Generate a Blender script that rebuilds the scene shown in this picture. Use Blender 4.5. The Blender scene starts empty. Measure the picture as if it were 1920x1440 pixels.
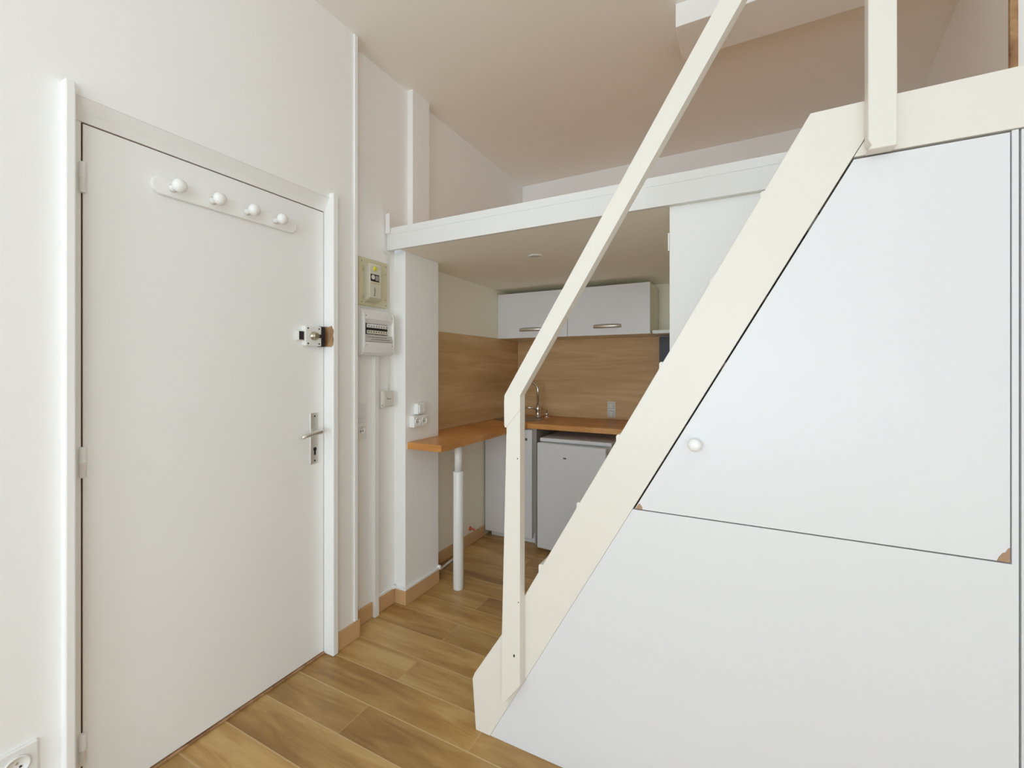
import bpy, bmesh, math, random
from mathutils import Vector, Matrix
random.seed(7)
S = bpy.context.scene
COL = S.collection

# ------------------------------------------------------------------ camera
F_PX, YAW, CAM = 832.0, math.atan(435 / 832), (1.72, 0.0, 1.32)
cd = bpy.data.cameras.new('camera')
cam = bpy.data.objects.new('camera', cd); COL.objects.link(cam)
cd.sensor_fit = 'HORIZONTAL'; cd.sensor_width = 36.0
cd.lens = 36.0 * F_PX / 1920
cd.shift_y = -30.0 / 1920          # level camera, horizon a little above the middle of the frame
cd.clip_start = 0.02
cam.location = CAM
cam.rotation_euler = (math.pi / 2, 0, YAW)
S.camera = cam

# ------------------------------------------------------------------ light
W = bpy.data.worlds.new('daylight'); S.world = W; W.use_nodes = True
bg = W.node_tree.nodes['Background']
bg.inputs[0].default_value = (0.80, 0.90, 1.0, 1); bg.inputs[1].default_value = 1.6

def area(name, loc, rot, sx, sy, power, color):
    l = bpy.data.lights.new(name, 'AREA'); l.shape = 'RECTANGLE'; l.size = sx; l.size_y = sy
    l.energy = power; l.color = color
    o = bpy.data.objects.new(name, l); o.location = loc; o.rotation_euler = rot; COL.objects.link(o)
    return o
WX0, WX1, WZ0, WZ1, WY = 0.10, 2.65, 0.12, 2.80, -4.0       # the tall window behind the camera
RY0, RY1, RZ0, RZ1, RX = -3.3, -1.5, 0.12, 2.80, 3.25       # unseen window added in the right wall, to brighten the left wall
DAY = (0.755, 0.895, 1.0)
TILT = math.radians(90 + 30)                                # window lamps tilted up to throw more light on the ceiling
area('window_daylight', ((WX0 + WX1) / 2, WY - 0.62, (WZ0 + WZ1) / 2 - 0.1), (TILT, 0, 0), 3.1, 2.9, 225, DAY)
area('side_fill_light', (RX + 0.62, (RY0 + RY1) / 2, (RZ0 + RZ1) / 2 - 0.1), (TILT, 0, math.radians(90)), 2.4, 2.9, 165, DAY)  # added light outside the unseen side window, fills the left wall

S.view_settings.view_transform = 'Standard'; S.view_settings.look = 'None'
S.view_settings.gamma = 1.0; S.view_settings.exposure = -0.80
S.view_settings.use_curve_mapping = False
S.cycles.max_bounces = 14; S.cycles.diffuse_bounces = 12

# ------------------------------------------------------------------ materials
def nt(name):
    m = bpy.data.materials.new(name); m.use_nodes = True
    return m, m.node_tree.nodes, m.node_tree.links, m.node_tree.nodes['Principled BSDF']

def paint(name, col, rough=0.5, bump=0.0, scale=60, metal=0.0, var=0.03, coat=0.0):
    m, N, L, P = nt(name)
    P.inputs['Roughness'].default_value = rough; P.inputs['Metallic'].default_value = metal
    P.inputs['Coat Weight'].default_value = coat
    g = N.new('ShaderNodeNewGeometry')
    n = N.new('ShaderNodeTexNoise'); n.inputs['Scale'].default_value = 2.2; n.inputs['Detail'].default_value = 3
    L.new(g.outputs['Position'], n.inputs['Vector'])
    mx = N.new('ShaderNodeMix'); mx.data_type = 'RGBA'
    mx.inputs[6].default_value = (*[c * (1 - var) for c in col], 1)
    mx.inputs[7].default_value = (*[min(1, c * (1 + var)) for c in col], 1)
    L.new(n.outputs[0], mx.inputs[0]); L.new(mx.outputs[2], P.inputs['Base Color'])
    if bump:
        b = N.new('ShaderNodeTexNoise'); b.inputs['Scale'].default_value = scale; b.inputs['Detail'].default_value = 4
        L.new(g.outputs['Position'], b.inputs['Vector'])
        bn = N.new('ShaderNodeBump'); bn.inputs['Strength'].default_value = bump; bn.inputs['Distance'].default_value = 0.004
        L.new(b.outputs[0], bn.inputs['Height']); L.new(bn.outputs[0], P.inputs['Normal'])
    return m

def wood(name, dark, mid, light, stretch, rough=0.4, per_object=False, bump=0.05, spec=0.5):
    m, N, L, P = nt(name)
    P.inputs['Roughness'].default_value = rough
    P.inputs['Specular IOR Level'].default_value = spec
    g = N.new('ShaderNodeNewGeometry'); src = g.outputs['Position']
    oi = N.new('ShaderNodeObjectInfo')
    if per_object:
        mul = N.new('ShaderNodeMath'); mul.operation = 'MULTIPLY'; mul.inputs[1].default_value = 37.0
        L.new(oi.outputs['Random'], mul.inputs[0])
        add = N.new('ShaderNodeVectorMath'); add.operation = 'ADD'
        L.new(src, add.inputs[0]); L.new(mul.outputs[0], add.inputs[1]); src = add.outputs[0]
    mp = N.new('ShaderNodeMapping'); mp.inputs['Scale'].default_value = stretch
    L.new(src, mp.inputs['Vector'])
    n1 = N.new('ShaderNodeTexNoise'); n1.inputs['Scale'].default_value = 1.0; n1.inputs['Detail'].default_value = 6
    n1.inputs['Roughness'].default_value = 0.62; n1.inputs['Distortion'].default_value = 0.9
    L.new(mp.outputs[0], n1.inputs['Vector'])
    mp2 = N.new('ShaderNodeMapping'); mp2.inputs['Scale'].default_value = [s * 0.32 for s in stretch]
    L.new(src, mp2.inputs['Vector'])
    n2 = N.new('ShaderNodeTexNoise'); n2.inputs['Scale'].default_value = 1.0; n2.inputs['Detail'].default_value = 3
    L.new(mp2.outputs[0], n2.inputs['Vector'])
    av = N.new('ShaderNodeMix'); av.inputs[0].default_value = 0.5
    L.new(n1.outputs[0], av.inputs[2]); L.new(n2.outputs[0], av.inputs[3])
    cr = N.new('ShaderNodeValToRGB'); e = cr.color_ramp.elements
    e[0].position = 0.36; e[0].color = (*dark, 1); e[1].position = 0.64; e[1].color = (*light, 1)
    k = e.new(0.5); k.color = (*mid, 1)
    L.new(av.outputs[0], cr.inputs[0])
    out = cr.outputs[0]
    if per_object:
        hv = N.new('ShaderNodeHueSaturation')
        mr = N.new('ShaderNodeMapRange'); mr.inputs[3].default_value = 0.90; mr.inputs[4].default_value = 1.12
        L.new(oi.outputs['Random'], mr.inputs[0]); L.new(mr.outputs[0], hv.inputs['Value'])
        L.new(out, hv.inputs['Color']); out = hv.outputs[0]
    L.new(out, P.inputs['Base Color'])
    if bump:
        bn = N.new('ShaderNodeBump'); bn.inputs['Strength'].default_value = bump; bn.inputs['Distance'].default_value = 0.003
        L.new(n1.outputs[0], bn.inputs['Height']); L.new(bn.outputs[0], P.inputs['Normal'])
    return m

M = {}
M['wall'] = paint('wall_paint', (0.91, 0.905, 0.895), 0.65, 0.10, 70, var=0.015)
M['ceil'] = paint('ceiling_paint', (0.93, 0.915, 0.88), 0.8, 0.06, 60, var=0.01)
M['soffit'] = paint('loft_underside_paint', (0.94, 0.92, 0.84), 0.8, 0.05, 60, var=0.01)
M['kitwall'] = paint('kitchen_wall_paint', (0.92, 0.89, 0.77), 0.6, 0.1, 70, var=0.02)
M['fascia'] = paint('fascia_white_paint', (0.79, 0.785, 0.77), 0.38, 0.05, 30, var=0.015)
M['gloss'] = paint('white_gloss_paint', (0.90, 0.90, 0.89), 0.32, 0.06, 35, var=0.015)
M['cream'] = paint('cream_stair_paint', (0.775, 0.74, 0.675), 0.38, 0.08, 28, var=0.02)
M['cream_dark'] = paint('aged_cream_paint', (0.80, 0.75, 0.62), 0.4, 0.08, 28, var=0.04)
M['panel'] = paint('cool_white_panel', (0.745, 0.748, 0.765), 0.35, 0.03, 25, var=0.012)
M['plastic'] = paint('white_plastic', (0.84, 0.84, 0.82), 0.3, var=0.01)
M['ivory'] = paint('ivory_plastic', (0.76, 0.74, 0.68), 0.35, var=0.02)
M['beige'] = paint('aged_beige_plastic', (0.70, 0.64, 0.45), 0.5, 0.05, 80, var=0.08)
M['beige_light'] = paint('meter_cream_plastic', (0.70, 0.67, 0.55), 0.4, var=0.05)
M['black'] = paint('black_plastic', (0.02, 0.018, 0.02), 0.35)
M['navy'] = paint('navy_black', (0.025, 0.018, 0.03), 0.4)
M['darkgap'] = paint('recess_shade_and_chip', (0.03, 0.02, 0.015), 0.9)  # shade inside gaps put into the colour; paint chips use it too
M['steel'] = paint('satin_steel', (0.78, 0.77, 0.73), 0.42, metal=1.0, var=0.02)
M['chrome'] = paint('polished_chrome', (0.80, 0.79, 0.78), 0.08, metal=1.0, var=0.01)
M['sinksteel'] = paint('brushed_sink_steel', (0.42, 0.40, 0.37), 0.35, metal=1.0, var=0.04)
M['brass'] = paint('worn_brass', (0.50, 0.46, 0.36), 0.35, metal=1.0, var=0.05)
M['rawwood'] = wood('raw_broken_wood', (0.22, 0.10, 0.045), (0.38, 0.21, 0.10), (0.54, 0.33, 0.18), (30, 30, 18), 0.8, bump=0.4)
M['gapwood'] = paint('dark_gap_fill', (0.10, 0.035, 0.02), 0.8, var=0.2)  # dark red-brown fill for the gaps round the door leaf
M['chip'] = paint('raw_fibreboard', (0.42, 0.27, 0.17), 0.9, 0.6, 120, var=0.15)
M['fridge'] = paint('fridge_white', (0.74, 0.75, 0.77), 0.3, 0.03, 200, var=0.01)
M['cab'] = paint('cabinet_white', (0.80, 0.80, 0.82), 0.28, var=0.01)
M['cabside'] = paint('cabinet_carcass', (0.80, 0.78, 0.66), 0.45, var=0.02)
M['greypanel'] = paint('grey_end_panel', (0.36, 0.33, 0.29), 0.5, var=0.03)
M['yellow'] = paint('yellow_button', (0.75, 0.70, 0.06), 0.3)
M['print'] = paint('grey_print', (0.12, 0.11, 0.10), 0.6)
M['label'] = paint('label_strip', (0.58, 0.56, 0.53), 0.5)
M['coral'] = paint('coral_red_plastic', (0.70, 0.17, 0.09), 0.45)
M['grout'] = paint('tile_grout', (0.62, 0.45, 0.24), 0.9, 0.2, 120, var=0.06)
M['plank'] = wood('wood_look_tile', (0.29, 0.15, 0.042), (0.46, 0.275, 0.092), (0.62, 0.42, 0.175), (2.2, 15, 15), 0.36, True, 0.05)
M['loftfloor'] = wood('loft_board', (0.50, 0.26, 0.07), (0.62, 0.34, 0.10), (0.72, 0.43, 0.15), (2, 12, 12), 0.5)  # unseen floor, orange tone put in to warm the bounce on the ceiling
M['base'] = paint('tan_skirting_tile', (0.63, 0.395, 0.20), 0.35, 0.03, 30, var=0.08)
M['oakx'] = wood('oak_laminate_back', (0.50, 0.31, 0.145), (0.62, 0.41, 0.21), (0.74, 0.52, 0.29), (1.4, 8, 16), 0.5, bump=0.0, spec=0.3)
M['oaky'] = wood('oak_laminate_side', (0.50, 0.31, 0.145), (0.62, 0.41, 0.21), (0.74, 0.52, 0.29), (8, 1.4, 16), 0.5, bump=0.0, spec=0.3)
M['top'] = wood('worktop_beech', (0.46, 0.19, 0.045), (0.62, 0.28, 0.075), (0.74, 0.38, 0.12), (5, 5, 22), 0.35, bump=0.0)
M['lamp'] = paint('frosted_lens', (0.7, 0.7, 0.66), 0.4)

# ------------------------------------------------------------------ mesh helpers
WORLD = {}
def bm_new(): return bmesh.new()
def _face(bm, vs):
    try: return bm.faces.new(vs)
    except ValueError: return None

def box(bm, x0, x1, y0, y1, z0, z1, bev=0.0, seg=2):
    t = bmesh.new()
    vs = [t.verts.new(p) for p in ((x0,y0,z0),(x1,y0,z0),(x1,y1,z0),(x0,y1,z0),(x0,y0,z1),(x1,y0,z1),(x1,y1,z1),(x0,y1,z1))]
    for f in ((0,3,2,1),(4,5,6,7),(0,1,5,4),(1,2,6,5),(2,3,7,6),(3,0,4,7)): t.faces.new([vs[i] for i in f])
    if bev: bmesh.ops.bevel(t, geom=t.edges[:], offset=bev, segments=seg, affect='EDGES', profile=0.5)
    merge(bm, t); return bm

def merge(bm, t, mat=None):
    if mat is not None: bmesh.ops.transform(t, matrix=mat, verts=t.verts[:])
    me = bpy.data.meshes.new('tmp'); t.to_mesh(me); t.free(); bm.from_mesh(me); bpy.data.meshes.remove(me)

def prism(bm, pts, axis, a0, a1, bev=0.0, seg=2):
    """outline in the plane across `axis`, extruded from a0 to a1"""
    t = bmesh.new()
    def P(p, a):
        return {'x': (a, p[0], p[1]), 'y': (p[0], a, p[1]), 'z': (p[0], p[1], a)}[axis]
    A = [t.verts.new(P(p, a0)) for p in pts]; B = [t.verts.new(P(p, a1)) for p in pts]
    t.faces.new(A); t.faces.new(B[::-1])
    n = len(pts)
    for i in range(n): t.faces.new((A[i], B[i], B[(i+1) % n], A[(i+1) % n]))
    bmesh.ops.recalc_face_normals(t, faces=t.faces[:])
    if bev: bmesh.ops.bevel(t, geom=t.edges[:], offset=bev, segments=seg, affect='EDGES', profile=0.5)
    merge(bm, t); return bm

def tube(bm, path, r, n=12, caps=True):
    path = [Vector(p) for p in path]
    rs = r if isinstance(r, (list, tuple)) else [r] * len(path)
    t = bmesh.new(); rings = []; prev = None
    for i, p in enumerate(path):
        d = (path[min(i+1, len(path)-1)] - path[max(i-1, 0)]).normalized()
        if prev is None:
            a = d.orthogonal().normalized()
        else:
            a = (prev - d * prev.dot(d)).normalized()
        prev = a; b = d.cross(a)
        rings.append([t.verts.new(p + (a * math.cos(2*math.pi*k/n) + b * math.sin(2*math.pi*k/n)) * rs[i]) for k in range(n)])
    for i in range(len(rings)-1):
        for k in range(n): t.faces.new((rings[i][k], rings[i][(k+1) % n], rings[i+1][(k+1) % n], rings[i+1][k]))
    if caps: t.faces.new(rings[0][::-1]); t.faces.new(rings[-1])
    for f in t.faces: f.smooth = len(f.verts) == 4
    merge(bm, t); return bm

def lathe(bm, prof, origin, axis='z', n=24):
    """prof: list of (radius, height) turned about axis through origin"""
    t = bmesh.new(); rings = []
    for r, h in prof:
        ring = []
        for k in range(n):
            c, s = math.cos(2*math.pi*k/n) * r, math.sin(2*math.pi*k/n) * r
            q = {'z': (c, s, h), 'x': (h, c, s), 'y': (c, h, s)}[axis]
            ring.append(t.verts.new(Vector(q) + Vector(origin)))
        rings.append(ring)
    for i in range(len(rings)-1):
        for k in range(n):
            f = t.faces.new((rings[i][k], rings[i][(k+1) % n], rings[i+1][(k+1) % n], rings[i+1][k])); f.smooth = True
    for ring in (rings[0], rings[-1]):
        t.faces.new(ring)
    bmesh.ops.recalc_face_normals(t, faces=t.faces[:])
    merge(bm, t); return bm

def obj(name, bm, mat, parent=None, smooth=False):
    bm.verts.ensure_lookup_table()
    xs = [v.co for v in bm.verts]
    lo = Vector([min(v[i] for v in xs) for i in range(3)]); hi = Vector([max(v[i] for v in xs) for i in range(3)])
    c = Vector(((lo.x+hi.x)/2, (lo.y+hi.y)/2, lo.z))
    bmesh.ops.translate(bm, verts=bm.verts[:], vec=-c)
    bmesh.ops.recalc_face_normals(bm, faces=bm.faces[:])
    me = bpy.data.meshes.new(name); bm.to_mesh(me); bm.free()
    me.materials.append(M[mat] if isinstance(mat, str) else mat)
    o = bpy.data.objects.new(name, me); COL.objects.link(o)
    WORLD[o] = c
    if parent: o.parent = parent; o.location = c - WORLD[parent]
    else: o.location = c
    return o

def thing(name, label, cat, loc, group=None):
    o = bpy.data.objects.new(name, None); COL.objects.link(o); o.location = loc
    o.empty_display_size = 0.05; WORLD[o] = Vector(loc)
    o['label'] = label; o['category'] = cat
    if group: o['group'] = group
    return o

def tag(o, label, cat, group=None):
    o['label'] = label; o['category'] = cat
    if group: o['group'] = group
    return o

def struct(o, label=None, cat=None):
    o['kind'] = 'structure'
    if label: o['label'] = label; o['category'] = cat
    return o

def B(name, mat, parent, x0, x1, y0, y1, z0, z1, bev=0.0):
    return obj(name, box(bm_new(), x0, x1, y0, y1, z0, z1, bev), mat, parent)

# ------------------------------------------------------------------ the setting
ZC, YB, XR = 2.95, 3.57, 3.25                       # ceiling, back wall, right wall
YS, YF = 1.373, 1.845                               # stair front plane, loft edge plane

# floor: grout bed with wood-look tiles laid along X
floor = struct(B('floor', 'grout', None, -0.35, XR + 0.1, WY - 0.2, YB + 0.1, -0.06, -0.0006), 'wood look tile floor with pale joints', 'floor')
pitch, plen, gap = 0.154, 0.90, 0.005
shared = {}
r0 = 1.435
for k in range(-22, 15):
    ya, yb = r0 + k * pitch + gap / 2, r0 + (k + 1) * pitch - gap / 2
    if ya > YB: continue
    off = 0.42 if k % 2 == 0 else 0.877
    x = off - 2 * plen
    while x < XR:
        xa, xb = max(x + 0.0013, -0.3), min(x + plen - 0.0013, XR)
        x += plen
        if xb - xa < 0.03 or (ya < 0.25 and k < -8): continue
        # tiles wholly hidden inside the cupboard under the stair are left out
        if xa > 1.3 and ya > 1.5: continue
        key = round(xb - xa, 4)
        b = box(bm_new(), xa, xb, ya, min(yb, YB), -0.0005, 0.0, 0.0004, 1)
        o = obj('plank', b, 'plank', floor)
        if key in shared and yb <= YB:
            me = o.data; o.data = shared[key]; bpy.data.meshes.remove(me)
        elif yb <= YB: shared[key] = o.data
# the floor behind the camera, towards the window
rear = bm_new()
for k in range(-37, -8):
    ya, yb = r0 + k * pitch + gap / 2, r0 + (k + 1) * pitch - gap / 2
    if ya >= 0.25: continue
    x = (0.42 if k % 2 == 0 else 0.877) - 2 * plen
    while x < XR:
        xa, xb = max(x + gap / 2, -0.05), min(x + plen - gap / 2, XR); x += plen
        if xb - xa > 0.03: box(rear, xa, xb, ya, yb, -0.0005, 0.0)
o = obj('rear_planks', rear, 'plank', floor); o['kind'] = 'stuff'

struct(B('ceiling', 'ceil', None, -0.35, XR + 0.1, WY - 0.2, YB + 0.1, ZC, ZC + 0.08))

# left wall with the door opening
DY0, DY1, DH = 0.569, 1.414, 2.04
w = bm_new()
box(w, -0.14, 0.035, WY, 0.525, 0, ZC)
box(w, -0.14, 0.035, 1.445, 1.570, 0, ZC)
box(w, -0.14, 0.035, 0.525, 1.445, 2.10, ZC)
struct(obj('wall_left', w, 'wall'))
struct(B('dark_backing_behind_door', 'darkgap', None, -0.16, -0.145, 0.4, 1.6, 0, 2.2))  # dark backing sheet added so the gaps round the door stay dark
# electricity alcove, a little set back, with a thicker upper half
w = bm_new(); box(w, -0.14, -0.03, 1.570, 1.914, 0, 2.083); box(w, -0.14, -0.035, 1.570, 2.032, 2.083, ZC)
struct(obj('wall_alcove', w, 'wall'))
w = bm_new(); box(w, -0.14, 0.05, 1.914, 2.213, 0, 1.968); box(w, -0.14, 0.003, 2.032, 2.185, 1.968, ZC)
struct(obj('wall_pillar', w, 'wall'))
struct(B('wall_kitchen_left', 'kitwall', None, -0.22, -0.10, 2.213, YB, 0, 1.968))
struct(B('wall_loft_left', 'wall', None, -0.22, -0.05, 2.185, YB, 2.085, ZC))
w = bm_new(); box(w, -0.22, XR, YB, YB + 0.1, 0, 1.968)
struct(obj('wall_kitchen_back', w, 'kitwall'))
struct(B('wall_back', 'wall', None, -0.22, XR, YB + 0.012, YB + 0.1, 1.968, ZC))
# wall beside the stairs, closing off the room behind them
struct(B('wall_stair', 'wall', None, 1.455, XR, 1.875, 1.925, 0, 1.968))
struct(B('wall_kitchen_right', 'kitwall', None, 1.455, 1.505, 1.925, YB, 0, 1.968))
struct(B('trim_1', 'gloss', None, 1.449, 1.4545, 1.868, 1.885, 1.79, 1.862, 0.002))
# loft side partition and its raw end
w = prism(bm_new(), [(2.501, 2.075), (2.659, YB), (2.69, YB), (2.532, 2.075)], 'z', 2.085, ZC)
struct(obj('wall_loft_right', w, 'wall'))
struct(B('wall_loft_front', 'wall', None, 2.519, XR, 2.072, 2.11, 2.085, ZC))
struct(B('trim_2', 'rawwood', None, 2.499, 2.519, 2.062, 2.0745, 2.085, ZC, 0.0015))
# right wall and the wall with the tall window behind the camera
w = bm_new()
box(w, XR, XR + 0.12, WY, RY0, 0, ZC); box(w, XR, XR + 0.12, RY1, YB, 0, ZC)
box(w, XR, XR + 0.12, RY0, RY1, 0, RZ0); box(w, XR, XR + 0.12, RY0, RY1, RZ1, ZC)
struct(obj('wall_right', w, 'wall'))
win = bpy.data.objects.new('added_window', None); COL.objects.link(win); win.location = (XR + 0.08, (RY0 + RY1) / 2, RZ0); WORLD[win] = win.location.copy(); win['kind'] = 'structure'  # side window invented to let the added light in
for yy in (RY0, (RY0 + RY1) / 2 - 0.03, RY1 - 0.06): B('window_stile', 'gloss', win, XR + 0.05, XR + 0.10, yy, yy + 0.06, RZ0, RZ1, 0.004)
for zz in (RZ0, RZ1 - 0.06): B('window_rail', 'gloss', win, XR + 0.05, XR + 0.10, RY0 + 0.06, RY1 - 0.06, zz, zz + 0.06, 0.004)
w = bm_new()
box(w, -0.14, WX0, WY - 0.12, WY, 0, ZC); box(w, WX1, XR + 0.1, WY - 0.12, WY, 0, ZC)
box(w, WX0, WX1, WY - 0.12, WY, 0, WZ0); box(w, WX0, WX1, WY - 0.12, WY, WZ1, ZC)
struct(obj('wall_rear', w, 'wall'))
win = bpy.data.objects.new('window_1', None); COL.objects.link(win); win.location = (1.6, WY - 0.08, WZ0); WORLD[win] = win.location.copy(); win['kind'] = 'structure'
for xx in (WX0, (WX0 + WX1) / 2 - 0.03, WX1 - 0.06): B('window_stile', 'gloss', win, xx, xx + 0.06, WY - 0.10, WY - 0.05, WZ0, WZ1, 0.004)
for zz in (WZ0, WZ1 - 0.06): B('window_rail', 'gloss', win, WX0 + 0.06, WX1 - 0.06, WY - 0.10, WY - 0.05, zz, zz + 0.06, 0.004)

# corner bead on the end of the left wall
struct(B('trim_3', 'gloss', None, 0.0352, 0.044, 1.557, 1.577, 0.085, ZC - 0.004, 0.002))

# skirting tiles
def skirt(name, parts):
    e = bpy.data.objects.new(name, None); COL.objects.link(e); e.location = (parts[0][0], parts[0][2], 0); WORLD[e] = e.location.copy(); e['kind'] = 'structure'
    for p in parts:
        x0, x1, y0, y1, z0, z1 = p
        if x1 > 0 and y1 - y0 > 0.1:          # free ends are rounded off
            r = 0.010; c = [(x0, y0), (x1, y0), (x1, y1 - r)] + [(x1 - r * (1 - math.cos(a)), y1 - r + r * math.sin(a)) for a in (0.5, 1.0, 1.5)] + [(x0, y1)]
            obj('skirting_tile', prism(bm_new(), c, 'z', z0, z1, 0.001), 'base', e)
        else: B('skirting_tile', 'base', e, *p, 0.003)
skirt('baseboard_left', [(0.035, 0.048, 1.4475, 1.594, 0.001, 0.083)])
skirt('baseboard_alcove', [(-0.03, -0.018, 1.596, 1.737, 0.001, 0.083), (-0.03, -0.018, 1.772, 1.903, 0.001, 0.083)])
skirt('baseboard_pillar', [(-0.028, 0.050, 1.904, 1.9138, 0.001, 0.083), (0.05, 0.060, 1.904, 2.218, 0.001, 0.083)])
skirt('baseboard_kitchen', [(-0.10, -0.09, 2.225, 2.62, 0.001, 0.083), (-0.10, -0.09, 2.623, 2.995, 0.001, 0.083)])

# ------------------------------------------------------------------ entrance door
door = bpy.data.objects.new('door_1', None); COL.objects.link(door); door.location = (0, 0.99, 0); WORLD[door] = door.location.copy()
struct(door, 'plain white entrance door in a painted frame', 'door')
leaf = B('door_leaf', 'gloss', door, -0.04, 0.0, DY0 + 0.002, DY1 - 0.002, 0.014, DH - 0.002, 0.0015)
B('threshold', 'rawwood', door, -0.05, 0.005, DY0, DY1, 0.0005, 0.010, 0.002)
# frame: rebate strip, side casings, head
B('frame_strip', 'gloss', door, -0.045, -0.001, 0.525, DY0 - 0.0025, 0.001, 2.10)
B('casing', 'gloss', door, -0.001, 0.062, 0.513, 0.5365, 0.001, 2.122, 0.004)
B('casing', 'gloss', door, -0.045, 0.060, DY1 + 0.0015, 1.447, 0.001, 2.122, 0.005)
obj('frame_head', prism(bm_new(), [(-0.045, DH + 0.0015), (0.003, DH + 0.0015), (0.012, DH + 0.022), (0.0345, 2.0995), (-0.045, 2.0995)], 'y', 0.537, DY1 + 0.0015, 0.0006), 'gloss', door)
B('gap_strip', 'gapwood', door, -0.04, -0.004, DY0 - 0.0024, DY0 + 0.0019, 0.012, DH)  # strips added in the hinge and top gaps to draw them dark
B('gap_strip', 'gapwood', door, -0.04, -0.004, DY0 + 0.002, DY1 - 0.002, DH - 0.0019, DH + 0.0014)
for z in (1.833, 0.999, 0.16):
    h = lathe(bm_new(), [(0.0065, 0), (0.008, 0.002), (0.008, 0.043), (0.0095, 0.0445), (0.008, 0.046), (0.008, 0.088), (0.0065, 0.09)], (0.006, DY0 - 0.001, z), 'z', 14)
    hg = obj('hinge', h, 'gloss', door)
    B('hinge_leaf', 'gloss', hg, -0.0005, 0.0015, DY0 + 0.004, DY0 + 0.020, z + 0.004, z + 0.086)
# lever handle on a long plate
hp = obj('handle_plate', box(bm_new(), 0.0, 0.006, 1.338, 1.380, 0.888, 1.118, 0.0025), 'steel', leaf)
lev = bm_new()
lathe(lev, [(0.011, 0.0), (0.011, 0.02), (0.009, 0.045)], (0.006, 1.359, 1.035), 'x', 16)
tube(lev, [(0.048, 1.372, 1.035), (0.050, 1.359, 1.035), (0.050, 1.32, 1.032), (0.049, 1.285, 1.027), (0.048, 1.262, 1.021)], [0.007, 0.0095, 0.009, 0.0085, 0.0075], 14)
hw = obj('handle_lever', lev, 'steel', leaf)
kh = bm_new(); lathe(kh, [(0.0085, 0), (0.0085, 0.0012)], (0.0058, 1.361, 0.955), 'x', 18); box(kh, 0.0058, 0.007, 1.3565, 1.3655, 0.928, 0.952)
obj('keyhole', kh, 'black', leaf)
for z in (1.103, 0.903):
    obj('screw', lathe(bm_new(), [(0.0038, 0), (0.0038, 0.0012)], (0.0058, 1.360, z), 'x', 12), 'black', leaf)
# surface lock, its keep and the broken wood of the frame beside it
lc = obj('lock_case', box(bm_new(), 0.0, 0.028, 1.297, 1.378, 1.418, 1.505, 0.003), 'plastic', leaf)
lc['label'] = 'white surface lock with brass cylinder'
kb = bm_new()
lathe(kb, [(0.0195, 0), (0.019, 0.004), (0.015, 0.006), (0.014, 0.018), (0.012, 0.022)], (0.028, 1.338, 1.462), 'x', 20)
box(kb, 0.046, 0.052, 1.326, 1.350, 1.458, 1.466, 0.001)
obj('lock_knob', kb, 'brass', leaf)
for yy, zz in ((1.309, 1.495), (1.366, 1.495), (1.309, 1.428), (1.366, 1.428)):
    obj('lock_screw', lathe(bm_new(), [(0.0036, 0), (0.0036, 0.0012)], (0.0275, yy, zz), 'x', 10), 'black', leaf)
lb = B('lock_bolt_cover', 'ivory', leaf, 0.0, 0.022, 1.266, 1.2965, 1.440, 1.482, 0.002)
B('lock_bolt_window', 'navy', leaf, 0.0215, 0.0228, 1.269, 1.292, 1.443, 1.479)
B('lock_bar', 'black', leaf, 0.02, 0.0295, 1.357, 1.3785, 1.455, 1.470, 0.001)
B('lock_edge', 'black', leaf, 0.0, 0.0285, 1.3785, 1.396, 1.416, 1.507, 0.001)
rw = prism(bm_new(), [(0.005, 1.418), (0.052, 1.416), (0.058, 1.424), (0.0605, 1.45), (0.058, 1.47), (0.0608, 1.49), (0.052, 1.512), (0.03, 1.508), (0.006, 1.511)], 'y', DY1 - 0.0005, DY1 + 0.0035)
obj('broken_wood', rw, 'rawwood', door)['label'] = 'bare broken wood where the lock meets the frame'

# coat rack on the door
cr = thing('coat_rack', 'white coat rack with four round pegs on the entrance door', 'coat rack', (0.0005, 0.98, 1.89))
pl = []
for i in range(13):
    a = math.pi / 2 + math.pi * i / 12; pl.append((0.765 + 0.030 * math.cos(a), 1.925 + 0.030 * math.sin(a)))
for i in range(13):
    a = -math.pi / 2 + math.pi * i / 12; pl.append((1.235 + 0.030 * math.cos(a), 1.925 + 0.030 * math.sin(a)))
obj('backboard', prism(bm_new(), pl, 'x', 0.0005, 0.014, 0.004), 'gloss', cr)
for y in (0.795, 0.922, 1.048, 1.165):
    b = lathe(bm_new(), [(0.014, 0), (0.0105, 0.006), (0.0095, 0.024), (0.013, 0.030), (0.0195, 0.038), (0.0225, 0.047), (0.0195, 0.056), (0.011, 0.062), (0.002, 0.0635)], (0.0135, y, 1.925), 'x', 22)
    obj('peg', b, 'gloss', cr)

# ------------------------------------------------------------------ sockets, switches
def socket_face(parent, c, axis, sgn, r=0.021):
    """round French socket: rim, well and pin"""
    cx, cy, cz = c
    rim = lathe(bm_new(), [(r, 0), (r, sgn * 0.004), (r - 0.003, sgn * 0.005), (r - 0.004, sgn * 0.001), (0.001, sgn * 0.0008)], c, axis, 24)
    s = obj('socket_well', rim, 'plastic', parent)
    for k, (du, dz, rr) in enumerate(((-0.007, -0.004, 0.0028), (0.007, -0.004, 0.0028), (0.0, 0.008, 0.003))):
        p = (cx, cy + du, cz + dz) if axis == 'x' else (cx + du, cy, cz + dz)
        obj('socket_hole', lathe(bm_new(), [(rr, 0.0), (rr, sgn * 0.0022)], p, axis, 10), 'black' if k < 2 else 'steel', s)

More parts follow.
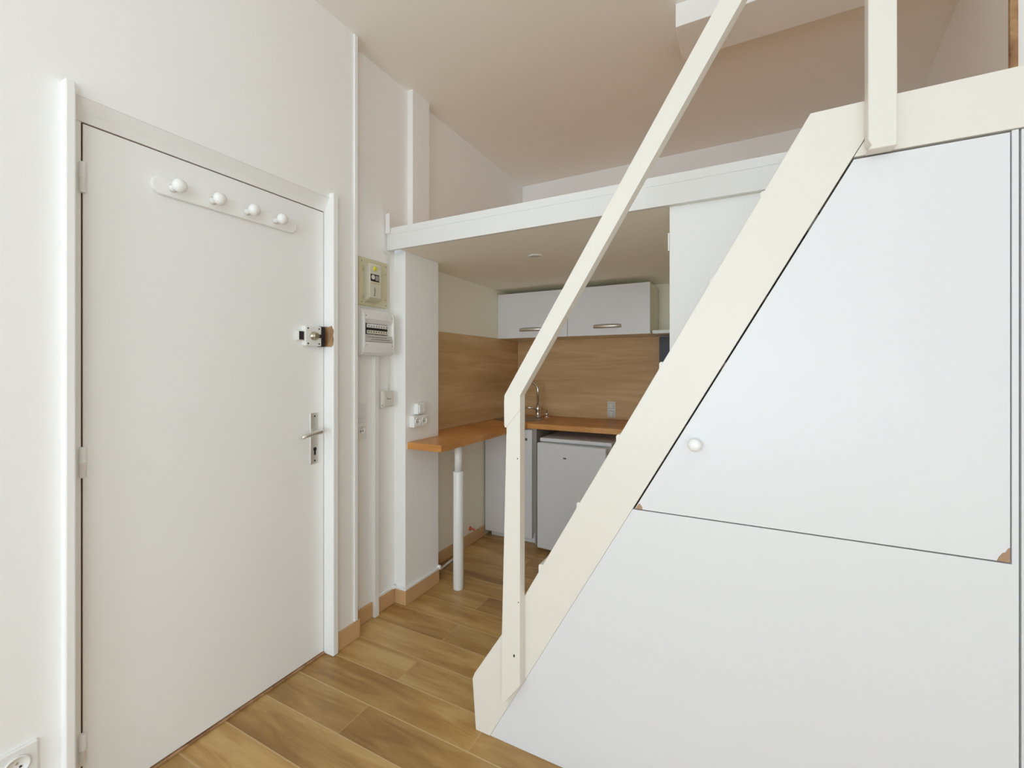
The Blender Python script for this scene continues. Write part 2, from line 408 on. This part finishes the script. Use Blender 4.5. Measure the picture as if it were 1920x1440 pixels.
t = thing('wall_socket', 'white wall socket low on the wall left of the entrance door', 'socket', (0.035, 0.425, 0.24))
obj('plate', box(bm_new(), 0.0352, 0.045, 0.385, 0.4655, 0.242, 0.326, 0.003), 'plastic', t)
socket_face(t, (0.0452, 0.425, 0.284), 'x', 1, 0.026)

t = thing('light_switch', 'flush white light switch in the electricity alcove', 'switch', (-0.03, 1.66, 1.04))
obj('plate', box(bm_new(), -0.0298, -0.019, 1.612, 1.692, 1.052, 1.136, 0.002), 'plastic', t)
obj('rocker', box(bm_new(), -0.019, -0.014, 1.624, 1.680, 1.064, 1.124, 0.002), 'plastic', t)
t = thing('wall_socket', 'white socket in the electricity alcove, below the light switch', 'socket', (-0.03, 1.66, 0.95))
obj('plate', box(bm_new(), -0.0298, -0.019, 1.612, 1.692, 0.955, 1.039, 0.002), 'plastic', t)
socket_face(t, (-0.0188, 1.661, 1.0), 'x', 1, 0.022)

t = thing('double_socket', 'white surface double socket on the pillar above the worktop end', 'socket', (0.05, 2.02, 0.98))
obj('housing', box(bm_new(), 0.0502, 0.085, 1.945, 2.065, 0.985, 1.050, 0.004), 'plastic', t)
for yy in (1.977, 2.034):
    socket_face(t, (0.0852, yy, 1.018), 'x', 1, 0.023)
t = thing('light_switch', 'small white surface switch on the pillar, above the double socket', 'switch', (0.05, 2.03, 1.055))
obj('housing', box(bm_new(), 0.0502, 0.080, 1.985, 2.050, 1.056, 1.118, 0.004), 'plastic', t)
obj('rocker', box(bm_new(), 0.080, 0.086, 1.994, 2.042, 1.064, 1.110, 0.002), 'plastic', t)

t = thing('double_socket', 'white two-gang socket on the oak panel behind the worktop', 'socket', (0.774, 3.55, 0.92))
obj('plate', box(bm_new(), 0.742, 0.806, 3.538, 3.5498, 0.922, 1.048, 0.003), 'plastic', t)
for zz in (0.954, 1.016):
    obj('insert', box(bm_new(), 0.749, 0.799, 3.5345, 3.5378, zz - 0.026, zz + 0.026, 0.001), 'label', t)
    socket_face(t, (0.774, 3.5344, zz), 'y', -1, 0.021)

# ------------------------------------------------------------------ electricity alcove
t = thing('electricity_meter', 'aged beige meter on a cream board above the breaker box', 'meter', (-0.03, 1.74, 1.642))
bdm = obj('backboard', box(bm_new(), -0.0298, -0.014, 1.640, 1.842, 1.644, 1.892, 0.003), 'beige', t)
for yy, zz in ((1.655, 1.87), (1.655, 1.66), (1.83, 1.87), (1.83, 1.66), (1.826, 1.83), (1.826, 1.69)):
    obj('screw', lathe(bm_new(), [(0.0028, 0), (0.0028, 0.0015)], (-0.0142, yy, zz), 'x', 8), 'print', bdm)
hb = prism(bm_new(), [(-0.014, 1.662), (0.022, 1.676), (0.030, 1.684), (0.030, 1.850), (0.024, 1.858), (-0.014, 1.858)], 'y', 1.668, 1.748, 0.002)
mt = obj('meter_case', hb, 'beige_light', t)
lip = prism(bm_new(), [(-0.014, 1.660), (0.026, 1.672), (0.028, 1.6745), (-0.014, 1.664)], 'y', 1.670, 1.747)
obj('lower_lip', lip, 'beige', mt)
obj('button', lathe(bm_new(), [(0.0125, 0), (0.0125, 0.004), (0.009, 0.006), (0.002, 0.007)], (0.030, 1.703, 1.832), 'x', 18), 'yellow', mt)
wd = obj('display_window', box(bm_new(), 0.0298, 0.0312, 1.674, 1.733, 1.765, 1.803, 0.0005), 'black', mt)
obj('dial', lathe(bm_new(), [(0.012, 0), (0.012, 0.0012)], (0.0312, 1.690, 1.787), 'x', 16), 'ivory', wd)
obj('counter', box(bm_new(), 0.0311, 0.0321, 1.706, 1.729, 1.772, 1.797), 'greypanel', wd)
obj('window_sill', box(bm_new(), 0.0298, 0.036, 1.672, 1.735, 1.757, 1.764, 0.001), 'beige', mt)
obj('seal_wire', tube(bm_new(), [(0.031, 1.700, 1.735), (0.034, 1.701, 1.72), (0.034, 1.699, 1.70), (0.031, 1.700, 1.69)], 0.0016, 6), 'print', mt)
for zz in (1.845, 1.70): obj('hinge_loop', tube(bm_new(), [(-0.013, 1.668, zz), (-0.006, 1.660, zz - 0.006), (-0.006, 1.656, zz - 0.016), (-0.013, 1.666, zz - 0.02)], 0.0028, 8), 'beige', mt)

t = thing('breaker_box', 'white breaker box with a row of switches in the alcove', 'fuse box', (-0.03, 1.73, 1.38))
Y0, Y1 = 1.619, 1.838
pr = [(-0.0298, 1.385), (0.020, 1.385), (0.036, 1.400), (0.041, 1.430), (0.041, 1.455), (0.041, 1.575), (0.034, 1.600), (0.016, 1.621), (-0.0298, 1.621)]
body = bm_new()
prism(body, pr, 'y', Y0, Y0 + 0.010, 0.001)
prism(body, pr, 'y', Y1 - 0.008, Y1, 0.001)
prism(body, [(-0.0298, 1.385), (0.020, 1.385), (0.036, 1.400), (0.039, 1.430), (0.039, 1.453), (0.026, 1.4535), (0.026, 1.550), (0.038, 1.570), (0.033, 1.598), (0.016, 1.620), (-0.0298, 1.620)], 'y', Y0 + 0.009, Y1 - 0.007)
bb = obj('housing', body, 'plastic', t)
ls = obj('label_strip', prism(bm_new(), [(0.026, 1.456), (0.039, 1.456), (0.030, 1.489), (0.026, 1.489)], 'y', Y0 + 0.012, Y1 - 0.012), 'label', t)
for row, (zz, xx) in enumerate(((1.478, 0.0334), (1.466, 0.0367))):
    yy = Y0 + 0.035 + 0.02 * row
    for k in range(9):
        wdt = 0.006 + 0.004 * ((k * 7 + row * 3) % 3)
        obj('printed_mark', box(bm_new(), xx - 0.0008, xx + 0.0010, yy, yy + wdt, zz - 0.0014, zz + 0.0014), 'print', ls)
        yy += wdt + 0.005
rowb = obj('breaker_rail', box(bm_new(), 0.0255, 0.0275, Y0 + 0.020, Y0 + 0.178, 1.492, 1.548), 'black', t)
for k in range(8):
    ya = Y0 + 0.030 + k * 0.0178
    br = obj('breaker', box(bm_new(), 0.0272, 0.033, ya, ya + 0.0165, 1.526, 1.545, 0.0008), 'plastic', t)
    obj('toggle', box(bm_new(), 0.033, 0.0362, ya + 0.005, ya + 0.0115, 1.530, 1.537, 0.0006), 'greypanel', br)
    br = obj('breaker_foot', box(bm_new(), 0.0272, 0.034, ya, ya + 0.0165, 1.495, 1.513, 0.0008), 'beige_light', t)
    obj('terminal', box(bm_new(), 0.0338, 0.0346, ya + 0.0055, ya + 0.011, 1.502, 1.508), 'black', br)
for yy, zz, xx in ((Y0 + 0.018, 1.585, 0.0355), (Y1 - 0.016, 1.585, 0.0355), (Y0 + 0.02, 1.437, 0.0388), (Y1 - 0.016, 1.437, 0.0388)):
    obj('cover_screw', lathe(bm_new(), [(0.003, 0), (0.003, 0.0015)], (xx, yy, zz), 'x', 10), 'greypanel', bb)

t = thing('cable_trunking', 'white vertical cable trunking from breaker box down to floor', 'cable trunking', (-0.03, 1.755, 0))
obj('channel', box(bm_new(), -0.0298, -0.005, 1.739, 1.770, 0.0005, 1.3845, 0.002), 'gloss', t)

t = thing('junction_box', 'small square ivory junction box at the pillar corner', 'junction box', (-0.03, 1.845, 1.095))
jb = obj('housing', box(bm_new(), -0.0298, 0.004, 1.786, 1.872, 1.106, 1.196, 0.004), 'ivory', t)
obj('cover', box(bm_new(), 0.004, 0.009, 1.792, 1.866, 1.112, 1.190, 0.003), 'ivory', t)
for k, (ya, wv) in enumerate(((1.815, 0.004), (1.821, 0.008), (1.831, 0.007), (1.840, 0.006))):
    obj('printed_mark', box(bm_new(), 0.0088, 0.0094, ya, ya + wv, 1.150, 1.1525 + (0.006 if k == 0 else 0.001)), 'print', jb)
obj('vent', box(bm_new(), 0.0, 0.0045, 1.7855, 1.7868, 1.116, 1.122), 'black', jb)
tag(obj('cable', tube(bm_new(), [(-0.025, 1.820, 1.962), (-0.022, 1.84, 1.953), (-0.024, 1.862, 1.943), (-0.026, 1.868, 1.92), (-0.026, 1.868, 1.6), (-0.026, 1.867, 1.3), (-0.026, 1.866, 1.2)], 0.0032, 8), 'ivory'),
    'thin ivory cable running from the loft edge down to the junction box', 'cable')

# thin cable cover laid on the skirting, round the pillar and on along the kitchen wall
t = thing('cable_cover', 'thin white cable cover on top of the skirting round the pillar', 'cable cover', (0.06, 1.95, 0.083))
obj('run', box(bm_new(), -0.0295, -0.018, 1.773, 1.892, 0.0835, 0.099, 0.003), 'gloss', t)
obj('corner_piece', box(bm_new(), -0.0295, -0.012, 1.887, 1.9035, 0.0835, 0.103, 0.003), 'gloss', t)
obj('run', box(bm_new(), -0.014, 0.0500, 1.8995, 1.9135, 0.0835, 0.099, 0.003), 'gloss', t)
obj('run', box(bm_new(), 0.0502, 0.062, 1.900, 2.213, 0.0835, 0.098, 0.003), 'gloss', t)
obj('corner_piece', box(bm_new(), 0.044, 0.066, 2.206, 2.222, 0.0835, 0.106, 0.003), 'gloss', t)
tag(obj('cable', tube(bm_new(), [(0.056, 2.222, 0.090), (0.030, 2.26, 0.060), (-0.030, 2.34, 0.012), (-0.045, 2.46, 0.009), (-0.050, 2.56, 0.009), (-0.078, 2.62, 0.009)], 0.0085, 10), 'plastic'),
    'white cable lying along the skirting under the worktop', 'cable')
t = thing('pipe_stub', 'coral red pipe stub low on the wall under the worktop', 'pipe', (-0.10, 2.80, 0.1))
obj('collar', lathe(bm_new(), [(0.016, 0.0005), (0.016, 0.006), (0.010, 0.008)], (-0.0998, 2.80, 0.118), 'x', 16), 'coral', t)
obj('spout', tube(bm_new(), [(-0.093, 2.80, 0.118), (-0.075, 2.802, 0.117), (-0.066, 2.812, 0.110)], 0.0085, 10), 'coral', t)

# ------------------------------------------------------------------ kitchen
tag(obj('oak_backsplash', box(bm_new(), -0.0785, 1.15, 3.55, YB - 0.0005, 0.9055, 1.563, 0.001), 'oakx'), 'oak laminate panel on the back wall behind the sink', 'backsplash')
tag(obj('oak_backsplash', box(bm_new(), -0.0995, -0.080, 2.2145, YB - 0.001, 0.9055, 1.563, 0.001), 'oaky'), 'oak laminate panel on the left kitchen wall above the worktop', 'backsplash')
tag(obj('dark_stand_in', box(bm_new(), 1.1515, 1.4545, 3.50, YB - 0.0005, 0.9055, 1.554, 0.002), 'navy'), 'dark navy stand-in for the dark gap right of the oak backsplash', 'panel')  # stand-in sheet for a dark gap whose content is unknown

ZT, ZU = 0.905, 0.867
t = thing('worktop', 'orange brown wooden worktop running round the kitchen corner on a tube leg', 'worktop', (0.2, 2.8, 0))
obj('slab', prism(bm_new(), [(0.0505, 1.93), (0.283, 1.93), (0.283, 3.0), (1.4545, 3.0), (1.4545, 3.5495), (-0.0795, 3.5495), (-0.0795, 2.2145), (0.0505, 2.2145)], 'z', ZU, ZT, 0.0015), 'top', t)
lg = obj('leg', lathe(bm_new(), [(0.030, 0.0005), (0.031, 0.004), (0.031, 0.700), (0.0295, 0.704)], (0.205, 2.205, 0), 'z', 28), 'plastic', t)
lg['label'] = 'white telescopic tube leg'
obj('upper_tube', lathe(bm_new(), [(0.0235, 0.702), (0.0235, 0.862)], (0.205, 2.205, 0), 'z', 28), 'plastic', lg)
obj('mounting_plate', lathe(bm_new(), [(0.040, 0.860), (0.042, 0.862), (0.042, 0.8665)], (0.205, 2.205, 0), 'z', 28), 'plastic', lg)

t = thing('sink_cabinet', 'white base cabinet with one door under the sink', 'cabinet', (0.12, 3.27, 0))
obj('carcass', box(bm_new(), -0.088, 0.335, 3.022, 3.50, 0.085, ZU - 0.0005, 0.001), 'greypanel', t)
dr = obj('door', box(bm_new(), -0.088, 0.318, 3.002, 3.0205, 0.045, 0.856, 0.0015), 'cab', t)
obj('badge', box(bm_new(), 0.262, 0.280, 3.0006, 3.0022, 0.775, 0.793), 'print', dr)
obj('plinth', box(bm_new(), -0.055, 0.335, 3.045, 3.06, 0.0005, 0.075, 0.001), 'cab', t)
tag(obj('filler_panel', box(bm_new(), 0.337, 0.350, 3.015, 3.49, 0.0005, ZU - 0.0005, 0.001), 'greypanel'), 'narrow grey end panel between sink cabinet and fridge', 'panel')

# fridge, standing proud of the worktop, door left ajar
t = thing('fridge', 'white under-counter fridge with its door slightly ajar', 'fridge', (0.665, 3.18, 0))
obj('body', box(bm_new(), 0.410, 0.925, 2.975, 3.46, 0.022, 0.786, 0.006), 'fridge', t)
obj('lid', box(bm_new(), 0.402, 0.932, 2.957, 3.47, 0.7865, 0.813, 0.005), 'fridge', t)
rot = Matrix.Translation((0.404, 2.965, 0)) @ Matrix.Rotation(math.radians(-4.0), 4, 'Z')
d_ = bmesh.new(); box(d_, 0.0, 0.515, -0.055, -0.012, 0.030, 0.785, 0.007, 3)
db = bm_new(); merge(db, d_, rot); dr = obj('door', db, 'fridge', t)
d_ = bmesh.new(); box(d_, 0.012, 0.503, -0.0125, -0.001, 0.045, 0.772, 0.003); db = bm_new(); merge(db, d_, rot); obj('seal', db, 'greypanel', dr)
d_ = bmesh.new(); box(d_, 0.03, 0.12, -0.0575, -0.0545, 0.757, 0.778, 0.002); db = bm_new(); merge(db, d_, rot); obj('hinge_cover', db, 'fridge', dr)
d_ = bmesh.new(); box(d_, 0.30, 0.44, -0.0575, -0.0545, 0.760, 0.778, 0.002); db = bm_new(); merge(db, d_, rot); obj('grip', db, 'fridge', dr)
d_ = bmesh.new(); box(d_, 0.208, 0.230, -0.0562, -0.0545, 0.687, 0.697); db = bm_new(); merge(db, d_, rot); obj('badge', db, 'print', dr)
for xx, yy in ((0.435, 2.99), (0.90, 2.99), (0.435, 3.43), (0.90, 3.43)):
    obj('foot', lathe(bm_new(), [(0.014, 0.0005), (0.016, 0.004), (0.012, 0.010), (0.010, 0.023)], (xx, yy, 0), 'z', 14), 'plastic', t)

# wall cabinets
for i, (xa, xb, lab) in enumerate(((-0.0985, 0.516, 'white wall cabinet in the kitchen corner, left of the pair'), (0.518, 1.134, 'white wall cabinet at the right of the pair, beside the small shelf'))):
    t = thing('wall_cabinet', lab, 'cabinet', ((xa + xb) / 2, 3.4, 1.56), 'kitchen wall cabinets')
    c = bm_new()
    box(c, xa, xb, 3.242, YB - 0.001, 1.5635, 1.582); box(c, xa, xb, 3.242, YB - 0.001, 1.908, 1.926)
    box(c, xa, xa + 0.018, 3.242, YB - 0.001, 1.582, 1.908); box(c, xb - 0.018, xb, 3.242, YB - 0.001, 1.582, 1.908)
    box(c, xa, xb, YB - 0.008, YB - 0.001, 1.57, 1.92)
    obj('carcass', c, 'cabside', t)
    dr = obj('door', box(bm_new(), xa + 0.001, xb - 0.001, 3.220, 3.239, 1.563, 1.928, 0.0012), 'cab', t)
    cx = (xa + xb) / 2 + (0.0 if i == 0 else 0.0)
    hx = [cx - 0.108, cx - 0.10, cx - 0.06, cx, cx + 0.06, cx + 0.10, cx + 0.108]
    hy = [3.222, 3.212, 3.200, 3.195, 3.200, 3.212, 3.222]
    hd = bmesh.new()
    rings = []
    for x_, y_ in zip(hx, hy):
        hh = 0.012 if abs(x_ - cx) > 0.09 else 0.014
        rings.append([hd.verts.new(p) for p in ((x_, y_, 1.628 - hh), (x_, y_ + 0.006, 1.628 - hh), (x_, y_ + 0.006, 1.628 + hh), (x_, y_, 1.628 + hh))])
    for a, b2 in zip(rings, rings[1:]):
        for k in range(4): f = hd.faces.new((a[k], a[(k+1) % 4], b2[(k+1) % 4], b2[k])); f.smooth = k in (1, 3)
    hd.faces.new(rings[0]); hd.faces.new(rings[-1][::-1])
    hb = bm_new(); merge(hb, hd); obj('handle', hb, 'steel', dr)
tag(obj('small_shelf', box(bm_new(), 1.142, 1.4545, 3.26, YB - 0.0005, 1.5645, 1.589, 0.001), 'plastic'), 'short white shelf board beside the wall cabinet', 'shelf')

# sink, tap, drain knob
t = thing('sink', 'round stainless steel sink set into the worktop corner', 'sink', (0.085, 3.245, ZT))
sk = lathe(bm_new(), [(0.205, 0.0004), (0.205, 0.003), (0.200, 0.0045), (0.178, 0.0035), (0.170, 0.0015), (0.05, 0.0008), (0.001, 0.0007)], (0.085, 3.245, ZT), 'z', 40)
obj('rim', sk, 'sinksteel', t)
obj('drain', lathe(bm_new(), [(0.030, 0.0009), (0.030, 0.0022), (0.022, 0.0026), (0.002, 0.0012)], (0.085, 3.245, ZT), 'z', 20), 'chrome', t)
t = thing('tap', 'chrome gooseneck tap with side lever behind the sink', 'tap', (0.195, 3.385, ZT + 0.004))
zb = ZT + 0.0048
obj('base', lathe(bm_new(), [(0.026, 0), (0.026, 0.006), (0.019, 0.010), (0.0175, 0.05), (0.021, 0.055), (0.021, 0.085), (0.0165, 0.090), (0.0135, 0.105)], (0.195, 3.385, zb), 'z', 24), 'chrome', t)
arc = [(0.195, 3.385, zb + 0.10), (0.195, 3.385, zb + 0.22)]
for k in range(1, 13):
    a = math.pi * k / 12; q = 0.075
    arc.append((0.195 - (q - q * math.cos(a)) * 0.83, 3.385 - (q - q * math.cos(a)) * 0.55, zb + 0.22 + q * math.sin(a)))
arc.append((arc[-1][0], arc[-1][1], zb + 0.185))
obj('spout', tube(bm_new(), arc, 0.0105, 14), 'chrome', t)
lv = tube(bm_new(), [(0.186, 3.378, zb + 0.072), (0.15, 3.352, zb + 0.078), (0.105, 3.32, zb + 0.085)], [0.0125, 0.008, 0.006], 12)
obj('lever', lv, 'chrome', t)
t = thing('drain_knob', 'small chrome plug knob right of the tap', 'knob', (0.262, 3.415, ZT))
obj('base', lathe(bm_new(), [(0.024, 0.0006), (0.024, 0.004), (0.012, 0.010), (0.010, 0.020), (0.020, 0.026), (0.022, 0.034), (0.010, 0.044), (0.003, 0.046)], (0.262, 3.415, ZT), 'z', 20), 'chrome', t)
obj('stem', tube(bm_new(), [(0.262, 3.415, ZT + 0.045), (0.264, 3.415, ZT + 0.066)], 0.0035, 8), 'black', t)

# ------------------------------------------------------------------ loft
t = thing('loft', 'white loft deck with fascia boards above the kitchen and stairs', 'loft', (1.2, 2.6, 1.968))
deck = bm_new()
box(deck, 0.0510, XR - 0.001, YF + 0.02, YB - 0.0005, 1.9685, 2.070)
obj('deck', deck, 'soffit', t)
obj('deck_edge', box(bm_new(), -0.21, 0.0510, 2.2137, YB - 0.0005, 1.9685, 2.070), 'soffit', t)
obj('floor_boards', box(bm_new(), 0.0042, XR - 0.002, YF + 0.021, YB - 0.001, 2.0702, 2.084), 'loftfloor', t)
obj('fascia_board', box(bm_new(), -0.0215, 1.90, YF, YF + 0.0195, 1.966, 2.0500, 0.0006), 'fascia', t)
obj('fascia_cap', box(bm_new(), -0.0215, 1.90, YF - 0.0012, YF + 0.0195, 2.0500, 2.086, 0.0006), 'fascia', t)
obj('end_cleat', box(bm_new(), -0.0215, 0.006, YF - 0.012, YF - 0.0032, 2.055, 2.165, 0.002), 'gloss', t)
ld = bm_new(); box(ld, 1.905, XR - 0.001, YS + 0.041, YF + 0.0195, 1.846, 1.978)
obj('landing', ld, 'cream', t)
obj('landing_beam', prism(bm_new(), [(1.962, 1.8455), (XR - 0.001, 1.8455), (XR - 0.001, 1.984), (2.041, 1.980)], 'y', YS, YS + 0.040, 0.002), 'cream', t)
tag(obj('ceiling_beam', box(bm_new(), 1.448, 2.53, 2.10, 2.345, 2.846, ZC - 0.0005, 0.003), 'wall'), 'short white beam boxed in under the ceiling above the loft', 'beam')
# recessed downlight in the loft underside
t = thing('downlight', 'small round downlight in the kitchen ceiling', 'downlight', (0.653, 2.334, 1.955))
obj('bezel', lathe(bm_new(), [(0.041, 1.9683), (0.041, 1.964), (0.033, 1.961), (0.027, 1.9655)], (0.653, 2.334, 0), 'z', 28), 'plastic', t)
obj('lens', lathe(bm_new(), [(0.027, 1.9675), (0.026, 1.9655), (0.002, 1.9650)], (0.653, 2.334, 0), 'z', 24), 'lamp', t)

# ------------------------------------------------------------------ staircase
t = thing('staircase', 'steep cream painted wooden staircase climbing to the loft', 'staircase', (1.4, 1.6, 0))
def edge_up(z): return 0.960 + (z - 0.377) / 1.756
st = [(0.853, 0.0005), (0.8385, 0.183), (0.848, 0.206), (0.960, 0.377), (1.872, 1.978), (2.0395, 1.980), (1.9605, 1.8455), (1.4185, 0.890), (0.9125, 0.0005)]
obj('stringer', prism(bm_new(), st, 'y', YS, YS + 0.030, 0.0015), 'cream', t)
st2 = [(0.93, 0.0005), (0.90, 0.12), (1.88, 1.84), (1.96, 1.84), (1.0, 0.0005)]
obj('stringer', prism(bm_new(), st2, 'y', 1.815, 1.84, 0.0015), 'cream', t)
tips = [(0.208, 0.850), (0.430, 0.972), (0.656, 1.103), (0.884, 1.238), (1.113, 1.367), (1.338, 1.496), (1.574, 1.634), (1.797, 1.759)]
for k, (z, xn) in enumerate(tips):
    tr = prism(bm_new(), [(xn, z - 0.028), (xn, z - 0.005), (xn + 0.004, z), (xn + 0.145, z), (xn + 0.145, z - 0.030), (xn + 0.004, z - 0.030)], 'y', YS + 0.0015, 1.814)
    tread = obj('tread', tr, 'cream', t)
    zlo = tips[k-1][0] if k else 0.001
    obj('riser', box(bm_new(), xn + 0.028, xn + 0.040, YS + 0.031, 1.813, zlo + 0.001, z - 0.0305), 'cream', tread)

# handrail and upper newel
t = thing('handrail', 'cream painted board handrail bending up along the stairs', 'handrail', (1.0, YS - 0.02, 0.15))
Y0, Y1 = 1.335, 1.3725
post = [(0.981, 0.158), (1.0515, 0.250), (1.0526, 1.179), (1.0010, 1.117), (0.983, 0.42)]
lp = obj('lower_post', prism(bm_new(), post, 'y', Y0, Y1, 0.0008), 'cream', t)
rail = [(1.0526, 1.1795), (1.0526, 1.228), (1.982, 2.735), (1.982, 2.850), (0.9925, 1.226), (0.991, 1.200), (0.9920, 1.122), (0.9955, 1.116), (1.0010, 1.1175)]
obj('sloping_rail', prism(bm_new(), rail, 'y', Y0 - 0.0003, Y1, 0.0008), 'cream', t)
for (xx, zz, dx, dz) in ((1.030, 0.345, 0.0035, 0.006), (1.043, 1.014, 0.002, 0.003), (1.046, 0.53, 0.002, 0.0025)):
    obj('paint_chip', prism(bm_new(), [(xx - dx, zz - dz * 0.3), (xx, zz - dz), (xx + dx, zz), (xx + dx * 0.4, zz + dz), (xx - dx * 0.7, zz + dz * 0.6)], 'y', Y0 - 0.0003, Y0 + 0.0005), 'darkgap', lp)
t = thing('newel_post', 'cream upper newel post fixed to the face of the landing beam', 'post', (2.01, YS - 0.02, 1.836))
obj('post', prism(bm_new(), [(1.983, 1.842), (1.990, 1.852), (1.983, 1.866), (1.983, 2.90), (2.036, 2.90), (2.038, 1.842)], 'y', Y0, Y1, 0.003), 'cream', t)

# ------------------------------------------------------------------ cupboard under the stairs
t = thing('stair_cupboard', 'white boarded cupboard filling the side of the staircase', 'cupboard', (1.7, YS, 0))
Yp0, Yp1 = YS + 0.002, YS + 0.020
lowp = [(0.9129, 0.0005), (1.4175, 0.8875), (2.2425, 0.8875), (2.2425, 1.8435), (2.2535, 1.8435), (2.2535, 0.0005)]
obj('front_panel', prism(bm_new(), lowp, 'y', Yp0, Yp1, 0.0008), 'panel', t)
dz = [(1.4245, 0.8910), (2.2395, 0.8910), (2.2395, 1.8395), (1.9625, 1.8395)]
dr = obj('door', prism(bm_new(), dz, 'y', Yp0 - 0.001, Yp1 - 0.001, 0.0008), 'panel', t)
obj('knob', lathe(bm_new(), [(0.010, 0), (0.009, -0.006), (0.015, -0.012), (0.0185, -0.020), (0.016, -0.027), (0.008, -0.031), (0.001, -0.032)], (1.596, Yp0 - 0.0008, 1.101), 'y', 24), 'gloss', dr)
obj('chipped_corner', prism(bm_new(), [(1.4262, 0.8915), (1.4480, 0.8915), (1.4465, 0.899), (1.4405, 0.908), (1.4365, 0.907)], 'y', Yp0 - 0.0016, Yp0 + 0.002), 'chip', dr)['label'] = 'bare brown chipped corner'
obj('chipped_corner', prism(bm_new(), [(2.2390, 0.8915), (2.2180, 0.8915), (2.2215, 0.901), (2.2270, 0.910), (2.2320, 0.913), (2.2360, 0.922), (2.2390, 0.924)], 'y', Yp0 - 0.0016, Yp0 + 0.002), 'chip', dr)['label'] = 'bare brown chipped corner'
t = thing('tall_cupboard', 'white cupboard door cut off at the right edge of view', 'cupboard', (2.7, YS, 0))
obj('door', prism(bm_new(), [(2.2575, 0.004), (XR - 0.002, 0.004), (XR - 0.002, 1.8425), (2.2575, 1.8425)], 'y', Yp0, Yp1, 0.0008), 'panel', t)
obj('dark_gap_backing', box(bm_new(), 2.245, 2.263, Yp1 + 0.001, 1.86, 0.0005, 1.842), 'darkgap', t)  # dark board set behind the door gap, shade put into its colour
